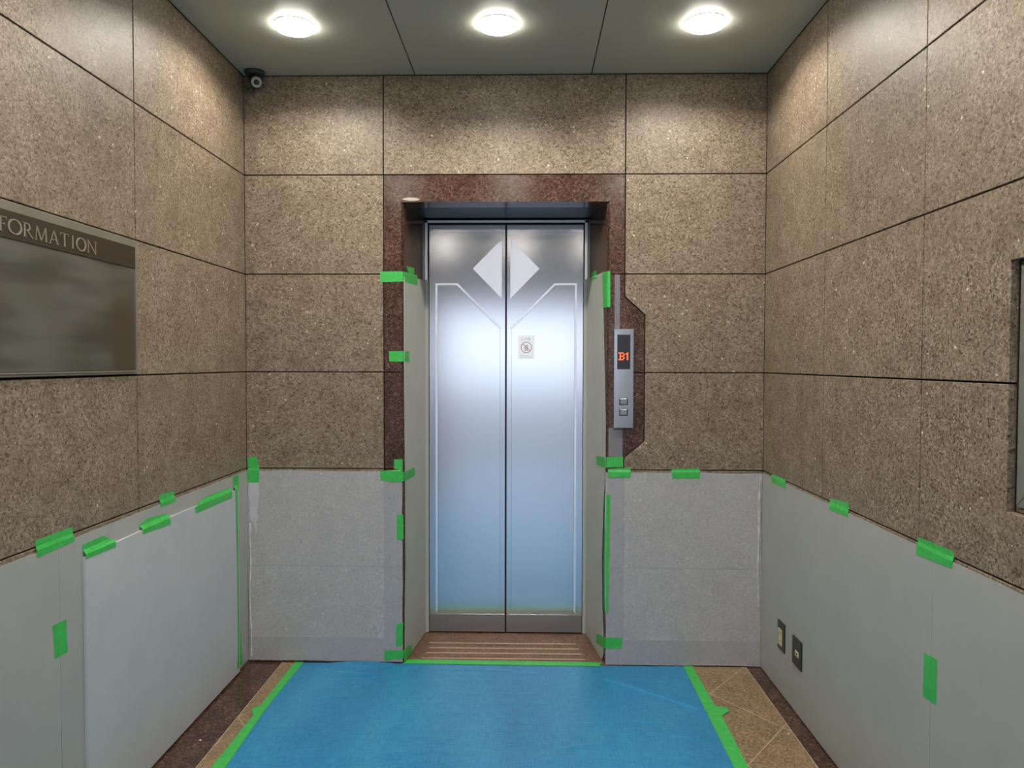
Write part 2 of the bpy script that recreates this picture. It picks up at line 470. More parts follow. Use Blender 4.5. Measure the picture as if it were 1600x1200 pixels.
rpanel(mb, 'B', AX1, Z[4], W + .0015, Z[5]); rpanel(mb, 'B', AX1, Z[5], W + .0015, Z[6])
mb.rect('B', -0.15, 0, 0.70, 3.05, -0.72, -0.019, 'joint')
mb.rect('B', 1.85, 0, W + 0.15, 3.05, -0.72, -0.019, 'joint')
mb.rect('B', 0.70, 2.30, 1.85, 3.05, -0.72, -0.019, 'joint')
mb.rect('B', 0.70, 0, 1.85, 2.30, -0.72, -0.60, 'joint')
tag(mb.build('wall_back'), 'brown granite panelled back wall around the elevator', 'wall', kind='structure')

mb = MB()
mb.rect('B', 0.006, 0.004, AX0 - .003, 0.128, 0.0002, 0.0010, 'red_granite')
mb.rect('B', AX1 + .003, 0.004, W - .006, 0.128, 0.0002, 0.0010, 'red_granite')
tag(mb.build('baseboard_back'), 'dark red granite base strip behind the sheeting of the back wall', 'baseboard', kind='structure')

# left wall
mb = MB()
ys = [0.0012, -1.0295, -2.057, -3.085, -4.112, -5.14, -6.17, REAR]
for i, (y0, y1) in enumerate(zip(ys, ys[1:])):
    for k, (z0, z1) in enumerate(zip(Z, Z[1:])):
        if i == 1 and k == 3: continue       # the information board fills this field
        rpanel(mb, 'L', y1, z0, y0, z1)
mb.rect('L', REAR, 0, 0.0, 3.05, -0.15, -0.019, 'joint')
tag(mb.build('wall_left'), 'brown granite panelled side wall with the information board', 'wall', kind='structure')

# right wall with the recess of the display case
NY0, NY1, NZ0, NZ1 = -1.855, -2.78, 1.142, 1.739
mb = MB()
ys = [0.0012, -0.7297, -1.4547, -2.1797, -2.9047, -3.63, -4.355, -5.08, -5.805, REAR]
for i, (y0, y1) in enumerate(zip(ys, ys[1:])):
    for k, (z0, z1) in enumerate(zip(Z, Z[1:])):
        if i in (2, 3) and k in (2, 3):
            lo, hi = (NY0, y0) if i == 2 else (y1, NY1)
            if i == 2:
                pts = [(y1, z0), (y0, z0), (y0, z1), (NY0, z1), (NY0, NZ0), (y1, NZ0)] if k == 2 else \
                      [(y1, z1), (y0, z1), (y0, z0), (NY0, z0), (NY0, NZ1), (y1, NZ1)]
            else:
                pts = [(y0, z0), (y1, z0), (y1, z1), (NY1, z1), (NY1, NZ0), (y0, NZ0)] if k == 2 else \
                      [(y0, z1), (y1, z1), (y1, z0), (NY1, z0), (NY1, NZ1), (y0, NZ1)]
            panel(mb, 'R', pts)
        else:
            rpanel(mb, 'R', y1, z0, y0, z1)
for q in ((REAR, 0, NY1, 3.05), (NY0, 0, 0.0, 3.05), (NY1, 0, NY0, NZ0), (NY1, NZ1, NY0, 3.05)):
    mb.rect('R', *q, -0.15, -0.019, 'joint')
mb.rect('R', NY1, NZ0, NY0, NZ1, -0.15, -0.10, 'joint')
tag(mb.build('wall_right'), 'brown granite panelled side wall with the recessed display case', 'wall', kind='structure')

# entrance end: beam above an open doorway (daylight)
mb = MB()
mb.box(-0.15, REAR - 0.2, 2.34, W + 0.15, REAR, 3.05, 'concrete')
mb.box(-0.15, REAR - 0.2, 0, 0.05, REAR, 2.34, 'concrete'); mb.box(W - 0.05, REAR - 0.2, 0, W + 0.15, REAR, 2.34, 'concrete')
tag(mb.build('wall_front'), 'plain beam and posts around the open entrance behind the viewpoint', 'wall', kind='structure')
mb = MB(); mb.box(-20, REAR - 40, -0.06, 22, REAR - 0.2, -0.02, 'asphalt')
tag(mb.build('ground_outside'), 'grey paving outside the entrance', 'ground', kind='structure')

# floor: red borders along the walls, beige diagonal field
mb = MB()
BL, BR = 0.171, 2.467
mb.rect('F', -0.15, REAR - .2, W + .15, 0.7, -0.09, -0.0505, 'joint')
mb.rect('F', BL + .0015, REAR - .2, BR - .0015, 0.0, -0.05, 0.0, 'floor')
mb.rect('F', 0, REAR - .2, BL - .0015, 0.0, -0.05, 0.0, 'red_granite')
mb.rect('F', BR + .0015, REAR - .2, W, 0.0, -0.05, 0.0, 'red_granite')
mb.rect('F', BL - .0015, REAR - .2, BL + .0015, 0.0, -0.05, 0.0002, 'pale_joint')
mb.rect('F', BR - .0015, REAR - .2, BR + .0015, 0.0, -0.05, 0.0002, 'pale_joint')
tag(mb.build('floor'), 'beige granite floor with dark red borders along the side walls', 'floor', kind='structure')

# ceiling: three long panels, each with a round hole for its downlights
LY = [-0.545, -2.00, -4.30]
CX = [0.002, 0.8395, 1.6947, W - 0.002]
LX = [0.420, 1.263, 2.113]
HR = 0.078
mb = MB()
def holed(x0, x1, y0, y1, cx, cy):
    bm = mb.bm; k = mb.mi('ceiling'); kc = mb.mi('ceil_gap')
    angs = sorted(set([2 * math.pi * i / 48 for i in range(48)] + [math.atan2(y - cy, x - cx) % (2 * math.pi) for x in (x0, x1) for y in (y0, y1)]))
    inn, out, top = [], [], []
    for a in angs:
        c, s = math.cos(a), math.sin(a)
        t = min(((x1 if c > 0 else x0) - cx) / c if abs(c) > 1e-9 else 1e9, ((y1 if s > 0 else y0) - cy) / s if abs(s) > 1e-9 else 1e9)
        inn.append(bm.verts.new((cx + HR * c, cy + HR * s, H))); top.append(bm.verts.new((cx + HR * c, cy + HR * s, H + 0.02)))
        out.append(bm.verts.new((cx + t * c, cy + t * s, H)))
    n = len(angs)
    for i in range(n):
        j = (i + 1) % n
        f = bm.faces.new((inn[i], inn[j], out[j], out[i])); f.material_index = k
        if f.normal.z > 0: f.normal_flip()
        f.normal_update()
        f2 = bm.faces.new((inn[i], inn[j], top[j], top[i])); f2.material_index = k
for i in range(3):
    x0 = CX[i] + (0.0022 if i else 0); x1 = CX[i + 1] - (0.0022 if i < 2 else 0)
    cuts = [-0.002]
    for ly in LY: cuts += [ly + 0.4, ly - 0.4]
    cuts.append(REAR)
    for q in range(len(cuts) - 1):
        if q % 2: holed(x0, x1, cuts[q + 1], cuts[q], LX[i], LY[q // 2])
        else:
            bm = mb.bm
            f = bm.faces.new([bm.verts.new((x, y, H)) for x, y in ((x0, cuts[q]), (x1, cuts[q]), (x1, cuts[q + 1]), (x0, cuts[q + 1]))])
            f.material_index = mb.mi('ceiling')
mb.box(-0.15, REAR - 0.2, H + 0.09, W + 0.15, 0.75, H + 0.16, 'ceil_gap')
tag(mb.build('ceiling'), 'grey green ceiling of three long painted panels', 'ceiling', kind='structure')

# red granite architrave (polished), with call-panel backing and jamb faces
mb = MB()
CH = 0.009
for z0, z1 in zip(Z, Z[1:]):
    z1 = min(z1, Z[5])
    if z0 >= Z[5]: break
    g0 = G if z0 else 0.0
    zt = z1 - G
    mb.prism('B', [(AX0 + G, z0 + g0), (OX0 - CH, z0 + g0), (OX0 - CH, zt), (AX0 + G, zt)], -0.022, 0, 'red_granite')
    rt = [(OX1 + CH, z0 + g0), (AX1 - G, z0 + g0), (AX1 - G, zt), (OX1 + CH, zt)]
    if abs(z0 - Z[2]) < .01: rt = [(OX1 + CH, z0 + g0), (AX1 - G, z0 + g0), (AX1 - G, CB + .002), (HX - G, HB + .002), (HX - G, zt), (OX1 + CH, zt)]
    if abs(z0 - Z[3]) < .01: rt = [(OX1 + CH, z0 + g0), (HX - G, z0 + g0), (HX - G, HT - .002), (AX1 - G, CT - .002), (AX1 - G, zt), (OX1 + CH, zt)]
    mb.prism('B', rt, -0.022, 0, 'red_granite')
# head piece
mb.prism('B', [(OX0 - CH, OZ + .004), (OX1 + CH, OZ + .004), (OX1 + CH, Z[5] - G), (OX0 - CH, Z[5] - G)], -0.022, 0, 'red_granite')
# splayed jambs with an eased front edge, and the stone part of the soffit
mb.prism('F', [(OX0 - CH, 0), (OX0 + .0016, .014), (.829, .43), (.829, .47), (.72, .47), (.72, .0225), (OX0 - CH, .0225)], 0.0, OZ + .03, 'red_granite')
mb.prism('F', [(OX1 + CH, 0), (OX1 - .002, .014), (1.712, .43), (1.712, .47), (1.82, .47), (1.82, .0225), (OX1 + CH, .0225)], 0.0, OZ + .03, 'red_granite')
mb.box(OX0 - .005, 0.0006, OZ, OX1 + .005, 0.135, OZ + .03, 'red_granite')
tag(mb.build('trim_1'), 'polished dark red granite surround of the elevator opening', 'door surround', kind='structure')

# stainless frame of the elevator doorway
fr = empty('trim_2', (1.2705, 0.43, 0), 'stainless steel frame around the elevator doors', 'door frame')
fr['kind'] = 'structure'
mb = MB()
mb.box(.829, .425, 0.0, .842, .47, 2.268, 'steel_trim'); mb.box(1.699, .425, 0.0, 1.712, .47, 2.268, 'steel_trim')
mb.box(.829, .425, 2.256, 1.712, .47, 2.269, 'steel_trim')
mb.build('casing', fr)
mb = MB(); mb.box(.842, .4405, 0.0, 1.699, .462, 2.256, 'black'); mb.build('shadow_gap_backing', fr)
for x0, x1 in ((.790, 1.2695), (1.2715, 1.752)):
    mb = MB(); mb.box(x0, .138, OZ, x1, .470, OZ + .02, 'steel_dark'); mb.build('soffit_panel', fr)

# sill with pale non-slip strips
mb = MB()
mb.prism('F', [(.772, 0.001), (1.784, 0.001), (1.716, .43), (.825, .43)], -0.05, 0.002, 'sill_granite')
for y, x0, x1 in ((.272, .870, 1.650), (.204, .878, 1.660), (.136, .872, 1.672), (.066, .858, 1.684)):
    mb.rect('F', x0, y - .0055, x1, y + .0055, 0.002, 0.0032, 'strip')
mb.box(.829, .43, -0.05, 1.712, .60, 0.001, 'joint')
tag(mb.build('trim_3'), 'reddish granite elevator sill with pale non-slip strips', 'door sill', kind='structure')

# ------------------------------------------------------------------ elevator doors
def leaf(n, x0, x1, seam_right, label):
    """one sliding leaf; seam_right = the meeting edge is its right edge"""
    mb = MB(); mb.rect('D', x0, 0.008, x1, 2.244, -0.004, 0.012, 'steel', 0.0015)
    o = mb.build('door_%d' % n)
    tag(o, label, 'elevator door', kind='structure')
    s = (lambda x: x) if seam_right else (lambda x: 2 * 1.2710 - x)
    outer, zt, zb, seam, corner = 0.8855, 1.927, 0.114, 1.2515, 1.007
    zs = zt - (seam - corner)                # the 45 degree cut meets the seam edge here
    pts = [(s(outer), zb), (s(seam), zb), (s(seam), zs), (s(corner), zt), (s(outer), zt)]
    mb = MB(); mb.prism('D', inset(pts, .012), 0.012, 0.0138, 'steel_panel', 0.0012)
    mb.build('inset_panel', o)
    mb = MB()
    band = inset(pts, .011)
    k = len(pts)
    for i in (2, 3, 4):                      # slanted cut, top and outer side carry the etched line
        j = (i + 1) % k
        mb.prism('D', [pts[i], pts[j], band[j], band[i]], 0.012, 0.0128, 'steel_etch')
    mb.build('etched_line', o)
    mb = MB(); mb.prism('D', [(s(1.248), 1.8435), (s(1.248), 2.167), (s(1.0890), 2.0065)], 0.012, 0.0126, 'steel_etch')
    mb.build('diamond_ornament', o)
    mb = MB(); mb.rect('D', min(s(.853), s(1.264)), 0.010, max(s(.853), s(1.264)), 0.108, 0.012, 0.0135, 'steel_reflection', 0.001)
    mb.build('painted_reflection', o)  # raised band standing in for the dark floor reflection
    return o
leaf(1, 0.8505, 1.2668, True, 'brushed steel elevator door leaf without the warning sticker')
leaf(2, 1.2752, 1.6915, False, 'brushed steel elevator door leaf carrying the warning sticker')

# warning sticker on the door
def text_mesh(s, size):
    cu = bpy.data.curves.new('txt', 'FONT'); cu.body = s; cu.size = size; cu.align_x = 'CENTER'; cu.extrude = 0.0
    o = bpy.data.objects.new('txt', cu); COL.objects.link(o)
    dg = bpy.context.evaluated_depsgraph_get()
    me = bpy.data.meshes.new_from_object(o.evaluated_get(dg))
    bpy.data.objects.remove(o)
    return me
st = empty('warning_sticker', (1.3815, DY - .0144, 1.515), 'small white caution sticker with a red prohibition ring on the elevator door', 'sticker')
SO = 0.0139
mb = MB(); mb.rect('D', 1.337, 1.515, 1.426, 1.643, SO, SO + .0004, 'sticker'); mb.build('film', st)
mb = MB()
c = at('D', 1.3825, 1.5785, SO + .0004)
mb.ring(c, (0, -1, 0), 0.0265, 0.0305, 0, .0003, 'st_red')
d = .0215
mb.prism('D', [(1.3825 - d, 1.5785 + d - .003), (1.3825 - d + .003, 1.5785 + d), (1.3825 + d, 1.5785 - d + .003), (1.3825 + d - .003, 1.5785 - d)], SO + .0007, SO + .001, 'st_red')
mb.build('prohibition_ring', st)
mb = MB()       # raised hand inside the ring
hx, hz = 1.384, 1.575
mb.prism('D', [(hx - .010, hz - .016), (hx + .007, hz - .018), (hx + .010, hz - .002), (hx + .009, hz + .012), (hx + .004, hz + .019), (hx - .003, hz + .019), (hx - .007, hz + .012), (hx - .006, hz + .004), (hx - .012, hz + .008), (hx - .016, hz + .004), (hx - .012, hz - .006)], SO + .0004, SO + .0006, 'st_grey')
mb.build('hand_pictogram', st)
mb = MB()
mb.prism('D', [(1.3535, 1.618), (1.3680, 1.618), (1.3608, 1.631)], SO + .0004, SO + .0007, 'st_yellow'); mb.build('caution_triangle', st)
me = text_mesh('注意', 0.0165)
for v in me.vertices:
    p = at('D', 1.3885 + v.co.x, 1.6180 + v.co.y, SO + .0007); v.co = p
me.materials.clear(); me.materials.append(M['st_blue'])
o = bpy.data.objects.new('heading', me); COL.objects.link(o); o.parent = st; o.matrix_parent_inverse = st.matrix_world.inverted()
mb = MB()
random.seed(4)
for z, x1 in ((1.5335, 1.394), (1.5255, 1.412)):
    x = 1.349
    while x < x1:
        w = random.uniform(.003, .006); mb.rect('D', x, z - .0013, x + w, z + .0013, SO + .0004, SO + .0006, 'st_grey'); x += w + .0013
mb.build('small_print', st)

# ------------------------------------------------------------------ hall call panel
cp = empty('elevator_call_panel', at('B', 1.8565, 1.177), 'silver elevator call panel showing B1 in red beside the doors', 'call panel')
mb = MB(); mb.rect('B', 1.809, 1.178, 1.9045, 1.660, 0.0, 0.017, 'call_plate', 0.0015); mb.build('faceplate', cp)
mb = MB(); mb.rect('B', 1.8245, 1.464, 1.8880, 1.632, 0.017, 0.0176, 'glass_black'); dsp = mb.build('display', cp)
mb = MB()
GL = {'B': ['11110', '01001', '01001', '01110', '01001', '01001', '11110'], '1': ['010', '110', '010', '010', '010', '010', '010']}
def dots(ch, x0, w, z1, h):
    rows = GL[ch]; n = len(rows[0]); px = w / n; pz = h / 7
    for r_, row in enumerate(rows):
        for q, v in enumerate(row):
            if v == '1': mb.rect('B', x0 + q * px + px * .06, z1 - (r_ + 1) * pz + pz * .06, x0 + (q + 1) * px - px * .06, z1 - r_ * pz - pz * .06, 0.0176, 0.0180, 'digits')
dots('B', 1.8300, .0300, 1.5455, .037); dots('1', 1.8655, .0180, 1.5455, .037)
mb.build('floor_digits', dsp)
for z0 in (1.290, 1.237):
    mb = MB(); mb.rect('B', 1.8355, z0, 1.8775, z0 + .035, 0.017, 0.0174, 'black')
    fs = mb.rect('B', 1.8370, z0 + .0015, 1.8760, z0 + .0335, 0.0172, 0.0212, 'button', 0.004); mb.build('call_button', cp)

# ------------------------------------------------------------------ information board (left wall)
ib = empty('information_board', at('L', -1.545, 1.45), 'bronze INFORMATION board with a dark brown heading band', 'sign board')
BY0, BY1 = -2.052, -1.0345
mb = MB(); mb.rect('L', BY0, 1.4525, BY1, 1.9225, -0.019, 0.008, 'sign_steel', 0.0015); mb.build('back_plate', ib)
mb = MB(); mb.rect('L', BY0 + .018, 1.822, -1.058, 1.897, 0.008, 0.0125, 'sign_band', 0.001); bd = mb.build('heading_band', ib)
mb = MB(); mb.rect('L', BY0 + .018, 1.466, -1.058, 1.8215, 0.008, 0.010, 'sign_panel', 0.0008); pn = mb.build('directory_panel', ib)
mb = MB(); mb.rect('L', -1.0575, 1.462, -1.0545, 1.897, 0.008, 0.0130, 'steel_trim'); mb.rect('L', BY0 + .018, 1.4615, -1.0545, 1.4645, 0.008, 0.0112, 'sign_letter'); mb.build('edge_trim', ib)
# engraved roman capitals
mb = MB()
TB, TH = 1.8365, 0.0400
LO = 0.0125
def stroke(p, q, w, flat=False):
    p, q = Vector(p), Vector(q); d = (q - p).normalized(); n = Vector((-d.y, d.x)) * w / 2
    if flat: n = Vector((w / 2, 0))
    mb.prism('L', [tuple(p + n), tuple(q + n), tuple(q - n), tuple(p - n)], LO, LO + .0012, 'sign_letter')
def serif(x, z, w=.011): stroke((x - w / 2, z), (x + w / 2, z), .0016)
def arc(cx, cz, rx, rz, a0, a1, w0, w1, n=20):
    pr = None
    for i in range(n + 1):
        a = math.radians(a0 + (a1 - a0) * i / n); k = abs(math.cos(a)); t = (w0 + (w1 - w0) * k) / 2
        o_ = (cx + (rx + t) * math.cos(a), cz + (rz + t) * math.sin(a)); i_ = (cx + (rx - t) * math.cos(a), cz + (rz - t) * math.sin(a))
        if pr: mb.prism('L', [pr[0], o_, i_, pr[1]], LO, LO + .0012, 'sign_letter')
        pr = (o_, i_)
TK, TN = .0058, .0024
zb, zt, zm = TB, TB + TH, TB + TH / 2
def gI(x0, x1):
    c = (x0 + x1) / 2; stroke((c, zb), (c, zt), TK); serif(c, zb + .0008, .013); serif(c, zt - .0008, .013)
def gN(x0, x1):
    stroke((x0 + .006, zb), (x0 + .006, zt), TN); stroke((x1 - .006, zb), (x1 - .006, zt), TN); stroke((x0 + .005, zt), (x1 - .006, zb), TK, True)
    serif(x0 + .006, zb + .0008); serif(x0 + .003, zt - .0008, .008); serif(x1 - .006, zt - .0008)
def gF(x0, x1):
    stroke((x0 + .007, zb), (x0 + .007, zt), TK); stroke((x0 + .002, zt - .001), (x1, zt - .001), TN); stroke((x0 + .007, zm + .001), (x1 - .006, zm + .001), TN)
    stroke((x1, zt), (x1, zt - .008), TN); stroke((x1 - .006, zm + .006), (x1 - .006, zm - .004), TN); serif(x0 + .007, zb + .0008, .014)
def gO(x0, x1):
    arc((x0 + x1) / 2, zm, (x1 - x0) / 2 - .003, TH / 2 - .0008, 0, 360, TN, TK * 1.15, 36)
def gR(x0, x1):
    stroke((x0 + .007, zb), (x0 + .007, zt), TK); serif(x0 + .007, zb + .0008, .014); serif(x0 + .005, zt - .0008, .010)
    cx = x0 + .016; arc(cx, zt - .0105, .0125, .0095, -90, 90, TN, TK, 16)
    stroke((x0 + .007, zt - .001), (cx, zt - .001), TN); stroke((x0 + .007, zt - .020), (cx, zt - .020), TN)
    stroke((cx + .001, zt - .020), (x1 - .002, zb), TK, True)
def gM(x0, x1):
    c = (x0 + x1) / 2
    stroke((x0 + .005, zb), (x0 + .009, zt), TN); stroke((x0 + .009, zt), (c, zb), TK, True); stroke((c, zb), (x1 - .009, zt), TN); stroke((x1 - .009, zt), (x1 - .006, zb), TK, True)
    serif(x0 + .005, zb + .0008, .010); serif(x1 - .006, zb + .0008, .012)
def gA(x0, x1):
    c = (x0 + x1) / 2
    stroke((x0 + .004, zb), (c, zt), TN); stroke((c - .001, zt), (x1 - .005, zb), TK, True); stroke((x0 + .011, zb + .013), (x1 - .011, zb + .013), TN)
    serif(x0 + .004, zb + .0008, .010); serif(x1 - .005, zb + .0008, .012)
def gT(x0, x1):
    c = (x0 + x1) / 2; stroke((c, zb), (c, zt), TK); stroke((x0 + .002, zt - .001), (x1 - .002, zt - .001), TN)
    stroke((x0 + .003, zt), (x0 + .003, zt - .008), TN); stroke((x1 - .003, zt), (x1 - .003, zt - .008), TN); serif(c, zb + .0008, .013)
for g, x0, x1 in ((gI, -1.812, -1.796), (gN, -1.793, -1.742), (gF, -1.7363, -1.7080), (gO, -1.702, -1.6462), (gR, -1.6425, -1.600), (gM, -1.5937, -1.5376),
                  (gA, -1.530, -1.486), (gT, -1.4805, -1.4364), (gI, -1.4271, -1.4107), (gO, -1.4017, -1.3498), (gN, -1.345, -1.2926)):
    g(x0, x1)
mb.build('lettering', bd)

# ------------------------------------------------------------------ display case in the right wall
dc = empty('display_case', at('R', -2.32, 1.142), 'steel framed dark glass case recessed in the granite wall', 'display case')
def frame(mb, pl, a0, b0, a1, b1, w, o0, o1, mat, bevel=0.0):
    P = [(a0, b0), (a1, b0), (a1, b1), (a0, b1)]; Q = [(a0 + w, b0 + w), (a1 - w, b0 + w), (a1 - w, b1 - w), (a0 + w, b1 - w)]
    for i in range(4):
        j = (i + 1) % 4
        mb.prism(pl, [P[i], P[j], Q[j], Q[i]], o0, o1, mat, bevel)
mb = MB(); frame(mb, 'R', NY1, NZ0, NY0, NZ1, .016, -0.10, -0.022, 'granite'); mb.build('stone_reveal', dc)
mb = MB(); frame(mb, 'R', NY1 + .012, NZ0 + .012, NY0 - .012, NZ1 - .012, .030, -0.040, -0.014, 'case_metal', .002); mb.build('outer_frame', dc)
mb = MB(); mb.rect('R', NY1 + .042, NZ0 + .042, NY0 - .042, NZ1 - .042, -0.040, -0.028, 'case_glass')
dr = mb.build('glass_door', dc)
mb = MB(); frame(mb, 'R', NY1 + .045, NZ0 + .045, NY0 - .045, NZ1 - .045, .018, -0.028, -0.020, 'case_metal', .001); mb.build('door_rim', dr)

# ------------------------------------------------------------------ downlights
def downlight(x, y, label, group=None, up=0.002):
    """small bright lens inside a glowing ring, added to brighten the ceiling; up = how far the lens sits above the ceiling"""
    t = empty('ceiling_downlight', (x, y, H), label, 'ceiling light', group)
    mb = MB(); mb.ring((x, y, H), (0, 0, -1), HR - .004, HR + .004, -0.0005, 0.003, 'trim_white', 48); mb.build('trim_ring', t)
    mb = MB(); mb.lathe((x, y, H), (0, 0, -1), [(.0715, -.004), (.0775, -.004), (.0770, .012), (.0745, .018), (.0722, .018), (.0715, .012), (.0715, -.004)], 'added_glow', 48); mb.build('glow_ring_added', t)  # added glowing ring, lifts the ceiling and upper walls
    mb = MB(); mb.lathe((x, y, H), (0, 0, 1), [(.0712, 0.0), (.0680, up + .012), (0, up + .014)], 'can', 48); mb.build('reflector', t)
    mb = MB(); mb.lathe((x, y, H), (0, 0, 1), [(0, up), (.018, up + .001), (.025, up + .005), (.025, up + .009), (0, up + .010)], 'lens', 32); mb.build('lens', t)
    return t
downlight(LX[0], LY[0], 'round ceiling downlight nearest the security camera')
downlight(LX[1], LY[0], 'round ceiling downlight centred in front of the elevator doors', up=0.015)
downlight(LX[2], LY[0], 'round ceiling downlight above the side with the call panel')
for ly in LY[1:]:
    for lx in LX:
        downlight(lx, ly, 'round ceiling downlight further along the lobby, outside the view', 'downlights behind the viewpoint')

# ------------------------------------------------------------------ security camera in the ceiling corner
sc = empty('security_camera', (0.085, -0.065, H), 'small dark security camera under the ceiling in the corner of the walls', 'security camera')
mb = MB(); mb.lathe((0.075, -0.055, H), (0, 0, -1), [(0, 0), (0.048, 0), (0.048, 0.010), (0.040, 0.020), (0.018, 0.024), (0, 0.024)], 'cam_dark', 28); mb.build('mount', sc)
ax = Vector((0.32, -0.80, -0.42)).normalized()
mb = MB(); c = Vector((0.082, -0.055, H - 0.046))
mb.lathe(c, ax, [(0, -0.040), (0.024, -0.038), (0.028, -0.025), (0.029, 0.034), (0.027, 0.038), (0, 0.038)], 'cam_dark', 28); mb.build('housing', sc)
mb = MB(); mb.ring(c + ax * .038, ax, 0.013, 0.024, 0, 0.004, 'cam_grey', 28); mb.build('face_ring', sc)
mb = MB(); mb.lathe(c + ax * .036, ax, [(0.0125, 0), (0.0125, 0.003), (0.008, 0.0065), (0, 0.008)], 'glass_black', 24); mb.build('camera_lens', sc)

# ------------------------------------------------------------------ protective sheets and board
ST = 0.0032
def sheet(name, pl, pts, o0, o1, mat, label, cat, group=None, edge=0.0):
    """thin sheet with a slightly wavering outline"""
    P = []
    for i, p in enumerate(pts):
        q = pts[(i + 1) % len(pts)]
        P.append(p)
        L_ = math.hypot(q[0] - p[0], q[1] - p[1])
        n = int(L_ / 0.09)
        for k in range(1, n):
            t = k / n
            w = edge * (random.random() - .5) * 2
            dx, dz = (q[0] - p[0]) / L_, (q[1] - p[1]) / L_
            P.append((p[0] + (q[0] - p[0]) * t - dz * w, p[1] + (q[1] - p[1]) * t + dx * w))
    mb = MB(); mb.prism(pl, P, o0, o1, mat)
    if pl == 'JL': mb.rect('D', .8270, .006, .8485, 1.9455, .0140, .0160, mat)      # laps over the steel door frame
    if pl == 'JR': mb.rect('D', 1.6935, .006, 1.7140, 1.9490, .0140, .0160, mat)
    return tag(mb.build(name), label, cat, group)
random.seed(11)
sheet('protective_sheet', 'B', [(0.0045, 0.012), (0.774, 0.010), (0.772, 0.960), (0.0045, 0.958)], .0012, ST, 'sheet', 'grey protective sheet on the back wall beside the torn white tape', 'protective sheet', 'sheets taped along the walls', .0022)
sheet('protective_sheet', 'B', [(1.777, 0.006), (2.5355, 0.004), (2.5355, 0.957), (1.772, 0.959)], .0012, ST, 'sheet', 'grey protective sheet on the back wall below the call panel', 'protective sheet', 'sheets taped along the walls', .0022)
sheet('protective_sheet', 'L', [(-1.4925, 0.010), (-0.0036, 0.016), (-0.0036, 0.959), (-1.4925, 0.956)], .0012, ST, 'sheet_thick', 'grey protective sheet on the sign wall reaching to the room corner behind the white board', 'protective sheet', 'sheets taped along the walls', .0008)
sheet('protective_sheet', 'L', [(-3.30, 0.010), (-1.4935, 0.010), (-1.4935, 0.955), (-3.30, 0.955)], .0012, ST, 'sheet_thick', 'grey protective sheet on the sign wall, nearer the viewer than the seam', 'protective sheet', 'sheets taped along the walls', .0008)
sheet('protective_sheet', 'R', [(-1.5395, 0.006), (-0.0036, 0.006), (-0.0036, 0.960), (-1.5395, 0.960)], .0012, ST, 'sheet_thick', 'grey protective sheet around the two wall outlets', 'protective sheet', 'sheets taped along the walls', .0008)
sheet('protective_sheet', 'R', [(-3.35, 0.006), (-1.5405, 0.006), (-1.5405, 0.960), (-3.35, 0.960)], .0012, ST, 'sheet_thick', 'grey protective sheet below the display case', 'protective sheet', 'sheets taped along the walls', .0008)
sheet('protective_sheet', 'JL', [(.012, .008), (.425, .006), (.427, 1.946), (.004, 1.916), (.004, 1.50), (.020, .95), (.026, .50), (.010, .2)], .0012, ST, 'sheet_jamb', 'pale grey sheet lining the elevator jamb farther from the call panel', 'protective sheet', 'sheets lining the elevator jambs', .0006)
sheet('protective_sheet', 'JR', [(.060, .006), (.425, .006), (.427, 1.950), (.075, 1.944), (.068, 1.76), (.012, 1.20), (.012, .98), (.050, .75), (.072, .49), (.055, .25), (.030, .12), (.028, .05)], .0012, ST, 'sheet_jamb', 'pale grey sheet lining the elevator jamb next to the call panel', 'protective sheet', 'sheets lining the elevator jambs', .0006)
sheet('foam_board', 'L', [(-1.377, 0.005), (-0.140, 0.012), (-0.142, 0.889), (-0.80, 0.897), (-1.377, 0.886)], ST + .0003, .0125, 'board', 'thick white foam board taped over the sheet on the sign wall', 'foam board', None, .0004)

# crinkled white film edges standing off the sheets in the two room corners
def crinkle(pl, a0, pts_b, sgn, label):
    mb = MB()
    from mathutils import noise
    n = 60
    prev = None
    for i in range(n + 1):
        b = pts_b[0] + (pts_b[1] - pts_b[0]) * i / n
        w = .003 + .003 * noise.noise((b * 9, 1.7, a0)) + .003 * noise.noise((b * 31, 4.2, a0))
        h = .004 + .0035 * noise.noise((b * 14, 8.8, a0)) + .002 * noise.noise((b * 47, 2.8, a0))
        c = a0 + sgn * (.006 + .006 * noise.noise((b * 4.1, 0.2, a0)))
        row = [mb.bm.verts.new(at(pl, c + sgn * q, b, ST + .0002 + hh)) for q, hh in ((-max(.001, w), 0), (-.001, max(.001, h)), (.001, max(.001, h) - .0006), (max(.001, w), 0))]
        if prev:
            for q in range(3): mb.bm.faces.new((prev[q], prev[q + 1], row[q + 1], row[q])).material_index = mb.mi('sheet_edge')
            mb.bm.faces.new((prev[3], prev[0], row[0], row[3])).material_index = mb.mi('sheet_edge')
        else: mb.bm.faces.new(row).material_index = mb.mi('sheet_edge')
        prev = row
    mb.bm.faces.new(prev[::-1])
    bmesh.ops.recalc_face_normals(mb.bm, faces=mb.bm.faces)
    tag(mb.build('film_edge'), label, 'plastic film')
crinkle('B', 0.010, (.03, .70), 1, 'crinkled white film edge in the corner below the torn tape')
crinkle('B', 2.530, (.30, .93), -1, 'crinkled white film edge in the corner near the wall outlets')

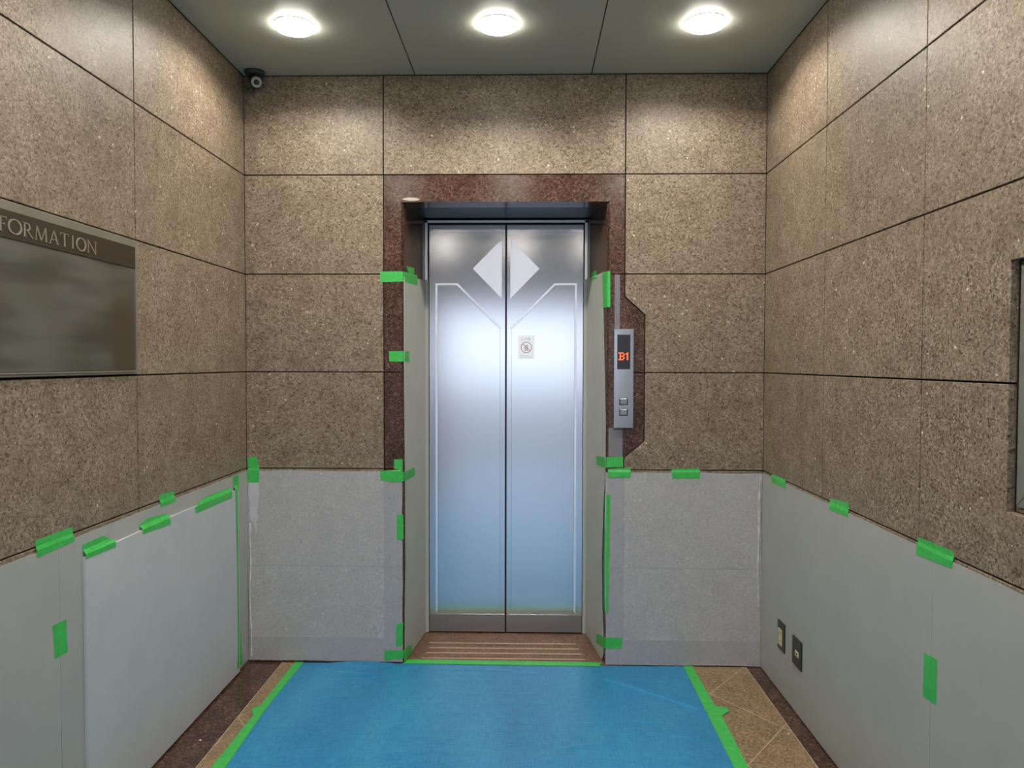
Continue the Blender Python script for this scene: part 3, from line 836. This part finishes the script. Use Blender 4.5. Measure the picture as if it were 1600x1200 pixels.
# ------------------------------------------------------------------ blue tarpaulin
def tarp():
    bm = bmesh.new()
    x0, x1, y0, y1 = 0.262, 2.182, -6.4, -0.006
    nx, ny = 220, 420
    ridges = [((1.74, -0.15), (2.17, -0.50), .012, .007), ((1.85, -0.16), (2.10, -0.20), .004, .007), ((1.55, -0.62), (2.02, -0.56), .004, .007), ((1.80, -0.66), (2.12, -0.72), .003, .007),
              ((1.50, -0.82), (1.74, -0.75), .004, .007), ((0.36, -0.10), (0.68, -0.13), .005, .010), ((0.36, -0.21), (0.80, -0.16), .004, .008), ((0.36, -0.30), (0.66, -0.26), .004, .009), ((0.33, -0.42), (0.60, -0.38), .003, .008), ((0.75, -0.06), (1.30, -0.09), .003, .010)]
    from mathutils import noise
    vs = []
    for j in range(ny + 1):
        # denser rows near the elevator
        t = j / ny; y = y1 + (y0 - y1) * (t ** 1.7)
        row = []
        for i in range(nx + 1):
            x = x0 + (x1 - x0) * i / nx
            e = min(1, (x - x0) / .07, (x1 - x) / .07) if True else 1
            e = max(0, e); ey = max(0, min(1, (y1 - y) / .05))
            z = 0.0022 + e * ey * (0.0032 * (0.5 + 0.5 * noise.noise((x * 2.2, y * 7.0, 1.3))) + 0.0016 * max(0, noise.noise((x * 5, y * 22, 5.1))))
            for (ax_, ay), (bx, by), h, w in ridges:
                dx, dy = bx - ax_, by - ay; L2 = dx * dx + dy * dy
                s = max(0, min(1, ((x - ax_) * dx + (y - ay) * dy) / L2))
                d2 = math.hypot(x - ax_ - s * dx, y - ay - s * dy)
                if d2 < 3 * w: z += e * h * math.exp(-(d2 / w) ** 2) * min(1, 4 * s + .1, 4 * (1 - s) + .5)
            if ey < 1 and 0.40 < x < 0.75: z += (1 - ey) * .009 * math.sin((x - .40) / .35 * math.pi)
            row.append(bm.verts.new((x, y, z)))
        vs.append(row)
    for j in range(ny):
        for i in range(nx):
            f = bm.faces.new((vs[j][i], vs[j + 1][i], vs[j + 1][i + 1], vs[j][i + 1])); f.smooth = True
    # rim turned down to the floor so the sheet has thickness
    rim = [vs[0][i] for i in range(nx + 1)] + [vs[j][nx] for j in range(1, ny + 1)] + [vs[ny][i] for i in range(nx - 1, -1, -1)] + [vs[j][0] for j in range(ny - 1, 0, -1)]
    low = [bm.verts.new((v.co.x, v.co.y, 0.0008)) for v in rim]
    for i in range(len(rim)):
        j = (i + 1) % len(rim); bm.faces.new((rim[i], rim[j], low[j], low[i]))
    bmesh.ops.recalc_face_normals(bm, faces=bm.faces)
    me = bpy.data.meshes.new('tarpaulin'); bm.to_mesh(me); bm.free(); me.materials.append(M['tarp'])
    o = bpy.data.objects.new('tarpaulin', me); COL.objects.link(o)
    return tag(o, 'blue woven tarpaulin spread over the lobby floor', 'tarpaulin')
tarp()

# ------------------------------------------------------------------ green tape
def prof(pl, a, b):
    """height of what the tape sticks to, over the bare surface"""
    if pl == 'L':
        if b <= .884 + .010 and -1.380 < a < -.150: return .0128
        return ST if b < .962 else .0002
    if pl in ('B', 'R'): return ST if b < .962 else .0002
    if pl in ('JL', 'JR'): return ST if (b < 1.94 and a > .012) else .0002
    return .0
CUTS = {'L': [('b', .961), ('b', .972), ('b', .894), ('b', .908), ('a', -.150), ('a', -.135), ('a', -1.380), ('a', -1.390)],
        'B': [('b', .961), ('b', .970)], 'R': [('b', .961), ('b', .972)], 'JL': [('a', .012), ('a', .026), ('b', 1.939), ('b', 1.952)], 'JR': [('a', .012), ('a', .026), ('b', 1.939), ('b', 1.952)], 'F': []}
TT = .0005
def tape(faces, label, group='green tape holding the sheeting', name='tape_strip', mat='tape', cat='tape', lift=0.0, base=None):
    mb = MB(); k = mb.mi(mat)
    for pl, pts in faces:
        t = bmesh.new()
        t.faces.new([t.verts.new((a, b, 0)) for a, b in pts])
        for ax_, v in CUTS[pl]:
            co = (0, v, 0) if ax_ == 'b' else (v, 0, 0); no = (0, 1, 0) if ax_ == 'b' else (1, 0, 0)
            bmesh.ops.bisect_plane(t, geom=t.verts[:] + t.edges[:] + t.faces[:], dist=1e-5, plane_co=co, plane_no=no)
        t.verts.index_update()
        def hgt(v): return (prof(pl, v.co.x, v.co.y) if base is None else base) + lift
        lo = [mb.bm.verts.new(at(pl, v.co.x, v.co.y, hgt(v) + .0003)) for v in t.verts]
        hi = [mb.bm.verts.new(at(pl, v.co.x, v.co.y, hgt(v) + .0003 + TT)) for v in t.verts]
        fs = []
        for f in t.faces:
            ids = [v.index for v in f.verts]
            fs.append(mb.bm.faces.new([hi[i] for i in ids])); fs.append(mb.bm.faces.new([lo[i] for i in ids[::-1]]))
        for e in t.edges:
            if len(e.link_faces) == 1:
                i, j = e.verts[0].index, e.verts[1].index
                fs.append(mb.bm.faces.new((lo[i], lo[j], hi[j], hi[i])))
        t.free()
        for f in fs: f.material_index = k
        bmesh.ops.recalc_face_normals(mb.bm, faces=fs)
    return tag(mb.build(name), label, cat, group)

tape([('L', [(-1.5939, 0.9894), (-1.4232, 0.9918), (-1.4156, 0.9455), (-1.5923, 0.9409)])], 'green tape over the top of the sheet seam on the sign wall')
tape([('L', [(-1.3763, 0.9254), (-1.2628, 0.9271), (-1.2079, 0.9014), (-1.2031, 0.8765), (-1.374, 0.8796)])], 'green tape on the top near corner of the white foam board')
tape([('L', [(-1.0334, 0.9129), (-0.9717, 0.9259), (-0.8249, 0.911), (-0.8207, 0.8696), (-1.0284, 0.8773)])], 'green tape on the middle of the top edge of the white foam board')
tape([('L', [(-0.8862, 0.9929), (-0.7655, 0.9887), (-0.759, 0.945), (-0.8745, 0.9441)])], 'small green tape on the granite joint above the white foam board')
tape([('L', [(-0.6086, 0.8925), (-0.4916, 0.914), (-0.2221, 0.9103), (-0.2193, 0.8634), (-0.5972, 0.8662)])], 'long slanted green tape on the top of the white foam board towards the corner')
tape([('L', [(-0.1826, 0.955), (-0.1159, 0.954), (-0.1223, 0.56), (-0.116, 0.2162), (-0.0975, 0.1311), (-0.0834, 0.0248), (-0.1732, 0.0359), (-0.1636, 0.2331), (-0.1672, 0.5717), (-0.1775, 0.8482)])], 'full height green tape strip along the far edge of the white foam board')
tape([('L', [(-1.5277, 0.7241), (-1.4631, 0.7207), (-1.4586, 0.6191), (-1.5198, 0.6217)])], 'upright green tape across the sheet seam on the sign wall')
tape([('B', [(0.0055, 1.0231), (0.0495, 1.0281), (0.0633, 0.9662), (0.0628, 0.8995), (0.0064, 0.8992)])], 'shiny green tape above the torn white tape in the corner')
tape([('B', [(0.6667, 1.9403), (0.7785, 1.9406), (0.7785, 1.891), (0.6668, 1.8876)]), ('JL', [(0.0, 1.9404), (0.2523, 1.9512), (0.252, 1.8978), (0.0, 1.8905)])], 'green tape wrapped round the top of the jamb sheet away from the call panel')
tape([('JL', [(0.062, 1.9736), (0.2009, 1.9814), (0.202, 1.9487), (0.0932, 1.9456)])], 'small upright green tape tab on the red jamb away from the call panel')
tape([('B', [(0.7099, 1.5499), (0.7785, 1.5513), (0.7785, 1.4992), (0.7098, 1.4991)]), ('JL', [(0.0, 1.5509), (0.0951, 1.5509), (0.0947, 1.4984), (0.0, 1.4992)])], 'green tape wrapped round the red jamb edge at mid height')
tape([('B', [(0.7322, 1.017), (0.7749, 1.0191), (0.7748, 0.9634), (0.7321, 0.9695)])], 'short upright green tape on the red granite just above the wrapped tape', lift=.0004)
tape([('B', [(0.664, 0.9597), (0.7653, 0.965), (0.7785, 0.955), (0.7785, 0.908), (0.7303, 0.9049), (0.6654, 0.9169)]), ('JL', [(0.0, 0.9535), (0.1954, 0.9517), (0.2026, 0.9055), (0.0, 0.9082)])], 'green tape wrapped round the jamb at the sheet top away from the call panel')
tape([('B', [(0.7458, 0.7413), (0.7775, 0.7463), (0.7785, 0.6224), (0.7455, 0.6173)])], 'upright green tape on the sheet edge at knee height beside the doors')
tape([('B', [(0.7426, 0.2007), (0.7763, 0.2058), (0.7713, 0.0904), (0.7394, 0.0901)])], 'narrow upright green tape low on the sheet edge beside the doors')
tape([('B', [(0.6836, 0.0654), (0.7785, 0.0686), (0.7785, 0.0279), (0.6828, 0.0157)]), ('JL', [(0.0, 0.0734), (0.056, 0.0652), (0.1397, 0.0394), (0.1394, 0.0045), (0.0649, 0.0045), (0.0, .010)])], 'green tape wrapped round the jamb foot at one end of the sill', lift=.0002)
tape([('F', [(0.790, 0.0420), (1.760, 0.0290), (1.7472, -0.0211), (0.7734, -0.0100)])], 'green tape along the tarpaulin edge in front of the elevator sill', base=.0036)
tape([('JR', [(0.0904, 1.9479), (0.0, 1.9398), (0.0, 1.7647), (0.0674, 1.7679)]), ('B', [(1.7772, 1.9412), (1.7899, 1.9412), (1.7924, 1.7674), (1.7772, 1.7659)])], 'upright shiny green tape at the top of the jamb beside the call panel')
tape([('JR', [(0.3367, 1.9756), (0.2181, 1.973), (0.2171, 1.9268), (0.3269, 1.9268)])], 'small green tape tab deep on the jamb beside the call panel')
tape([('JR', [(0.1921, 1.0165), (0.0, 1.0310), (0.0, 0.9784), (0.1883, 0.9706)]), ('B', [(1.7772, 1.0332), (1.8584, 1.0355), (1.8594, 0.9845), (1.7772, 0.9822)])], 'green tape wrapped round the jamb just below the call panel')
tape([('B', [(1.7844, 0.9763), (1.8956, 0.9816), (1.8959, 0.9344), (1.7865, 0.9338)])], 'green tape on the sheet top right under the wrapped tape below the call panel', lift=.0006)
tape([('B', [(2.0947, 0.9763), (2.2329, 0.9801), (2.2333, 0.9314), (2.0988, 0.9307)])], 'lone green tape on the middle of the sheet top of the back wall')
tape([('B', [(1.7772, 0.8486), (1.7961, 0.8488), (1.7935, 0.4726), (1.7899, 0.2677), (1.7772, 0.2676), (1.7772, 0.5104)]), ('JR', [(.0, .8486), (.012, .8486), (.024, .5104), (.010, .2676), (.0, .2676)])], 'long thin green tape down the sheet edge below the call panel')
tape([('B', [(1.7772, 0.1418), (1.8577, 0.1395), (1.858, 0.0891), (1.7772, 0.086)]), ('JR', [(0.1778, 0.0967), (0.0, 0.1410), (0.0, 0.0850), (0.1713, 0.0513)])], 'green tape wrapped round the jamb foot on the call panel side')
tape([('R', [(-0.1348, 0.9745), (-0.3239, 0.9769), (-0.3369, 0.9362), (-0.1454, 0.9354)])], 'green tape on the sheet top of the display case wall, closest to the corner')
tape([('R', [(-0.8143, 0.9818), (-0.9763, 0.9966), (-0.9823, 0.9458), (-0.8157, 0.9389)])], 'green tape on the sheet top of the display case wall, second from the corner')
tape([('R', [(-1.4541, 0.985), (-1.6334, 0.9887), (-1.64, 0.9747), (-1.6365, 0.9408), (-1.4485, 0.9324)])], 'large green tape over the sheet seam top on the display case wall')
tape([('R', [(-1.504, 0.6602), (-1.5714, 0.6667), (-1.5707, 0.5382), (-1.5002, 0.5323)])], 'upright green tape across the lower sheet seam of the display case wall')
tape([('F', [(0.2341, -0.004), (0.2786, -0.004), (0.267, -0.5118), (0.2813, -0.9762), (0.290, -3.40), (0.236, -3.40), (0.2281, -0.974), (0.2341, -0.5653), (0.2044, -0.5104), (0.2317, -0.4753)])], 'green tape along the tarpaulin edge on the sign wall side', base=.0030)
tape([('F', [(2.1593, -0.005), (2.2045, -0.005), (2.2095, -0.4316), (2.2536, -0.442), (2.259, -0.4795), (2.2152, -0.5202), (2.2088, -0.9294), (2.205, -3.40), (2.151, -3.40), (2.1549, -0.9333)])], 'green tape along the tarpaulin edge on the display case side', base=.0030)
tape([('B', [(0.0085, 0.899), (0.0615, 0.899), (0.060, 0.868), (0.0625, 0.842), (0.0575, 0.812), (0.0590, 0.788), (0.0535, 0.752), (0.0545, 0.728), (0.0480, 0.702), (0.0500, 0.668), (0.0440, 0.640), (0.0400, 0.682), (0.0350, 0.664), (0.0300, 0.712), (0.0220, 0.690), (0.0130, 0.742), (0.0160, 0.790), (0.0085, 0.838)])], 'torn crinkled white tape below the green tape in the corner', None, 'torn_tape', 'torn_film')
tape([('B', [(1.812, 1.925), (1.838, 1.925), (1.838, 1.662), (1.813, 1.662)])], 'hazy clear tape strip on red granite above the call panel', None, 'clear_tape', 'clear_tape')
tape([('B', [(1.786, 1.176), (1.853, 1.176), (1.856, 1.036), (1.786, 1.036)])], 'hazy clear tape patch on red granite below the call panel', None, 'clear_tape', 'clear_tape')

# ------------------------------------------------------------------ wall outlets (right wall)
po_ = empty('power_outlet', at('R', -0.309, .204), 'bronze wall outlet with a tall cream socket insert', 'wall outlet')
mb = MB(); mb.rect('R', -.352, .204, -.266, .332, ST + .0002, .010, 'bronze', .003); mb.build('cover_plate', po_)
mb = MB(); mb.rect('R', -.327, .226, -.281, .299, .0098, .0125, 'cream', .001); ins = mb.build('socket_insert', po_)
mb = MB()
for z in (.245, .280):
    for y in (-.309, -.298):
        mb = MB(); mb.rect('R', y - .0012, z - .0045, y + .0012, z + .0045, .0125, .0128, 'black'); mb.build('slot', ins)
to_ = empty('antenna_outlet', at('R', -0.505, .21), 'bronze wall outlet with a tiny square cream jack', 'wall outlet')
mb = MB(); mb.rect('R', -.558, .208, -.452, .329, ST + .0002, .010, 'bronze', .003); mb.build('cover_plate', to_)
mb = MB(); mb.rect('R', -.533, .255, -.495, .278, .0098, .0125, 'cream', .001); ins = mb.build('jack_insert', to_)
mb = MB(); mb.lathe(at('R', -.514, .2665, .0125), (-1, 0, 0), [(0.0055, -.001), (0.0055, .0006), (0, .0006)], 'black', 18); mb.build('jack_hole', ins)

# whitish residue on the granite head piece
mb = MB()
mb.prism('B', [(.776, 2.292), (.786, 2.297), (.812, 2.300), (.845, 2.298), (.861, 2.290), (.850, 2.285), (.815, 2.284), (.788, 2.287)], 0.0, .0008, 'plaster')
tag(mb.build('residue_smear'), 'whitish residue smear on the red granite above the elevator doors', 'stain')

# two specks of debris on the floor borders
for (x, y), lab in (((0.100, -0.775), 'white speck of debris on the wide red floor border'), ((2.445, -0.664), 'white speck of debris on the beige floor near the outlets')):
    mb = MB(); mb.prism('F', [(x - .004, y - .003), (x + .003, y - .004), (x + .005, y + .001), (x, y + .004), (x - .004, y + .002)], 0.0, .002, 'sheet_edge')
    tag(mb.build('debris_speck'), lab, 'debris')
